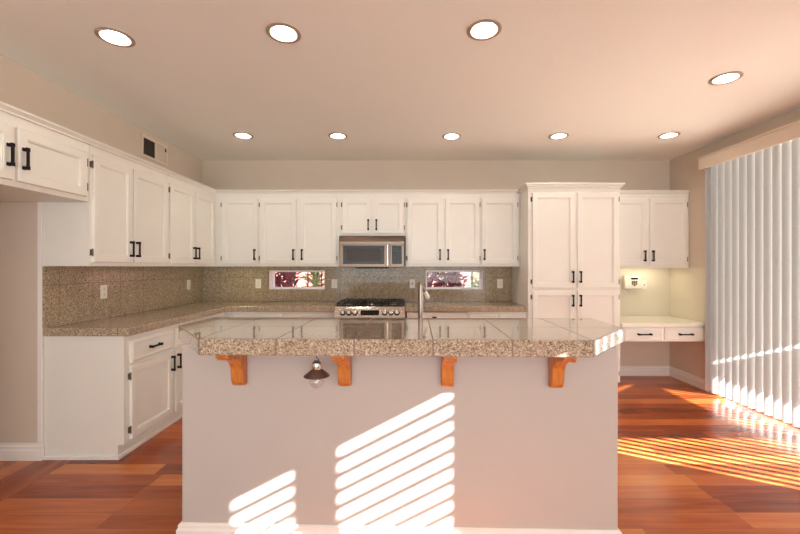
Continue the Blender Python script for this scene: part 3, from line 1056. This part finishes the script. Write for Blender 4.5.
# ------------------------------------------------------------------ wall vent
c = thing('air_vent', (XL, 3.95, 2.56), 'white framed air vent high on the left wall', 'vent')
fv = Frame((XL, 0, 0), *LEFTF)
va0, va1, vb0, vb1 = 3.74, 4.155, 2.452, 2.672
m = MB()
for q in ((va0, va1, vb0, vb0 + 0.028), (va0, va1, vb1 - 0.028, vb1), (va0, va0 + 0.030, vb0 + 0.028, vb1 - 0.028), (va1 - 0.030, va1, vb0 + 0.028, vb1 - 0.028),
          (3.945, 3.965, vb0 + 0.028, vb1 - 0.028)):
    fv.box(m, *q, 0.001, 0.012)
m.build('vent_frame', M['valance'], c, bevel=0.003)
m = MB(); fv.box(m, va0 + 0.030, 3.945, vb0 + 0.028, vb1 - 0.028, 0.001, 0.003)
for k in range(11):
    b = vb0 + 0.033 + k * 0.0145
    m.add([fv.p(va0 + 0.03, b, 0.009), fv.p(3.945, b, 0.009), fv.p(3.945, b + 0.008, 0.003), fv.p(va0 + 0.03, b + 0.008, 0.003),
           fv.p(va0 + 0.03, b + 0.0015, 0.010), fv.p(3.945, b + 0.0015, 0.010), fv.p(3.945, b + 0.0095, 0.004), fv.p(va0 + 0.03, b + 0.0095, 0.004)],
          [(0, 1, 2, 3), (4, 5, 6, 7), (0, 1, 5, 4), (2, 3, 7, 6), (0, 3, 7, 4), (1, 2, 6, 5)])
tag(m.build('louver_grille', M['louver'], c), 'dark louvered half of the vent')
m = MB(); fv.box(m, 3.965, va1 - 0.030, vb0 + 0.028, vb1 - 0.028, 0.001, 0.006)
m.build('damper_panel', M['wall'], c, bevel=0.001)
m = MB(); fv.box(m, va1 - 0.042, va1 - 0.032, vb1 - 0.075, vb1 - 0.040, 0.006, 0.016)
m.build('lever', M['slot'], c)

# ------------------------------------------------------------------ under-cabinet lights
c = thing('under_cabinet_light', (2.93, 4.72, 1.355), 'slim under-cabinet light glowing over the built-in desk', 'light fixture', 'under-cabinet lights')
MB().box(2.70, 3.20, 4.66, 4.76, 1.366, 1.3885).build('housing', M['plate'], c, bevel=0.003)
MB().box(2.72, 3.18, 4.675, 4.745, 1.362, 1.367).build('diffuser', M['tube'], c)
c = thing('under_cabinet_light', (-1.99, 4.72, 1.375), 'small under-cabinet light glowing on the backsplash by the left corner', 'light fixture', 'under-cabinet lights')
MB().box(-2.12, -1.86, 4.57, 4.64, 1.390, 1.4035).build('housing', M['plate'], c, bevel=0.003)
MB().box(-2.11, -1.87, 4.575, 4.615, 1.387, 1.391).build('diffuser', M['tube_dim'], c)

# ------------------------------------------------------------------ vertical blinds
c = thing('vertical_blinds', (3.27, 1.8, 2.43), 'grey fabric vertical blinds under a cream valance over the patio door', 'blinds')
m = MB()
m.box(3.228, 3.240, 1.58, 4.235, 2.432, 2.562).box(3.240, XR - 0.001, 1.58, 4.235, 2.550, 2.562)
m.box(3.240, XR - 0.001, 4.223, 4.235, 2.432, 2.550)
m.box(3.220, 3.230, 1.58, 4.243, 2.552, 2.572)
m.build('valance', M['valance'], c, bevel=0.002)
MB().box(3.265, 3.305, 1.62, 4.20, 2.462, 2.50).build('headrail', M['plate'], c)


def vane(y, ang):
    """slightly cupped slat, 89 mm wide, hung from the headrail"""
    m = MB()
    zb, zt, hw, t, n = 0.035, 2.45, 0.0445, 0.0008, 6
    d = Vector((-math.sin(ang), math.cos(ang), 0)); nn = Vector((math.cos(ang), math.sin(ang), 0))
    ctr = Vector((3.285, y, 0))
    for z in (zb, zt):
        for s in (1, -1):
            for i in range(n + 1):
                u = -1 + 2 * i / n
                m.v.append(ctr + d * hw * u + nn * (-0.013 * (1 - u * u) + s * t) + Vector((0, 0, z)))
    k = n + 1
    for i in range(n):
        m.f.append([i, i + 1, 2 * k + i + 1, 2 * k + i]); m.f.append([k + i, k + i + 1, 3 * k + i + 1, 3 * k + i])
        m.f.append([i, i + 1, k + i + 1, k + i]); m.f.append([2 * k + i, 2 * k + i + 1, 3 * k + i + 1, 3 * k + i])
    for e in (0, n): m.f.append([e, k + e, 3 * k + e, 2 * k + e])
    m.smooth = True
    return m.build('vane', M['vane'], c, loc=(3.285, y, 2.45))


y = 4.155
while y > 1.66:
    vane(y, math.radians(88))
    y -= 0.0845

# ------------------------------------------------------------------ patio cover and garden outside
ln = lambda d: 7.24 + (d - 1.03) * 1.335  # diagonal slot in the cover, shaped to put a sun strip on the vanes
t = MB().prism([(3.55, 0.15, 2.78), (ln(0.15), 0.15, 2.78), (8.25, 1.786, 2.78), (8.25, 5.2, 2.78), (3.55, 5.2, 2.78)], (0, 0, 0.03))
t.prism([(ln(0.15) + 0.16, 0.15, 2.78), (8.25, 0.15, 2.78), (8.25, 1.66, 2.78)], (0, 0, 0.03))
pc = structure(t.build('patio_cover', M['lumber']))
for k in range(23):
    x = 3.60 + k * 0.148
    MB().box(x, x + 0.042, -3.6, 0.15, 2.78, 2.795).build('slat', M['lumber'], pc)
MB().box(3.55, 7.05, -3.65, -3.55, 2.68, 2.78).build('beam', M['lumber'], pc)
for x in (8.1,):
    for yy in (0.25, 5.1): MB().box(x, x + 0.1, yy - 0.05, yy + 0.05, -0.1, 2.78).build('post', M['lumber'], pc)
g = MB().box(3.5, 16, -12, 14, -0.14, -0.1).box(-9, 3.5, 5.02, 14, -0.14, -0.1)
structure(g.build('ground', M['patio']))
tag(MB().box(-6, 6, 7.6, 7.75, -0.1, 2.3).build('garden_wall', M['pink']), 'pale pink garden wall seen through the kitchen windows', 'wall')

c = thing('iron_fence', (0, 5.5, -0.1), 'dark iron railing in front of the plants outside the kitchen windows', 'fence')
bars = [-1.386 + 0.195 * k for k in range(-5, 18)]
for x in bars: MB().box(x - 0.008, x + 0.008, 5.492, 5.508, -0.1, 1.9).build('bar', M['iron'], c)
MB().box(-2.4, 2.0, 5.485, 5.515, 1.55, 1.59).build('rail', M['iron'], c)


def shrub(name, cx, cy, w, h, n, mat, label, ln=0.28, wd=0.035, spread=0.9, base=0.3):
    m = MB()
    rnd = random.Random(int((cx + 9) * 100))
    for i in range(n):
        p = Vector((cx + rnd.uniform(-w, w), cy + rnd.uniform(-0.18, 0.18), base + rnd.random() ** 0.8 * (h - base)))
        az = rnd.uniform(0, 2 * PI); el = rnd.uniform(0.1, 1.3)
        d = Vector((math.cos(az) * math.cos(el), math.sin(az) * math.cos(el) * spread, math.sin(el)))
        s = d.cross(Vector((rnd.uniform(-.3, .3), rnd.uniform(-.3, .3), 1))).normalized()
        L = ln * rnd.uniform(0.6, 1.1); W = wd * rnd.uniform(0.7, 1.2)
        sag = Vector((0, 0, -0.18 * L))
        up = d.cross(s).normalized() * 0.002
        a = [p - s * W * 0.3, p + s * W * 0.3, p + d * L * 0.5 + s * W, p + d * L + sag, p + d * L * 0.5 - s * W]
        m.prism(a, up)
    for k in range(6):
        m.tube([(cx + rnd.uniform(-w, w) * 0.3, cy, -0.1), (cx + rnd.uniform(-w, w) * 0.8, cy, h * 0.75)], [0.018, 0.008], 6)
    m.smooth = False
    return tag(m.build(name, mat, smooth=False), label, 'plant', 'plants outside the kitchen windows')


shrub('purple_shrub', -2.12, 6.35, 0.30, 1.6, 700, M['purple'], 'dark purple-leaved shrub outside the left kitchen window')
shrub('spiky_plant', -1.40, 5.95, 0.05, 1.32, 90, M['green'], 'spiky green plant outside the left kitchen window', 0.30, 0.016, base=0.9)
shrub('purple_shrub', 0.60, 6.1, 0.34, 1.6, 620, M['purple'], 'reddish purple shrub outside the right kitchen window', 0.20, 0.045, base=0.6)
shrub('green_shrub', 1.27, 6.95, 0.10, 1.6, 150, M['green'], 'light green shrub at the right side of the right kitchen window', 0.15, 0.035, base=0.7)
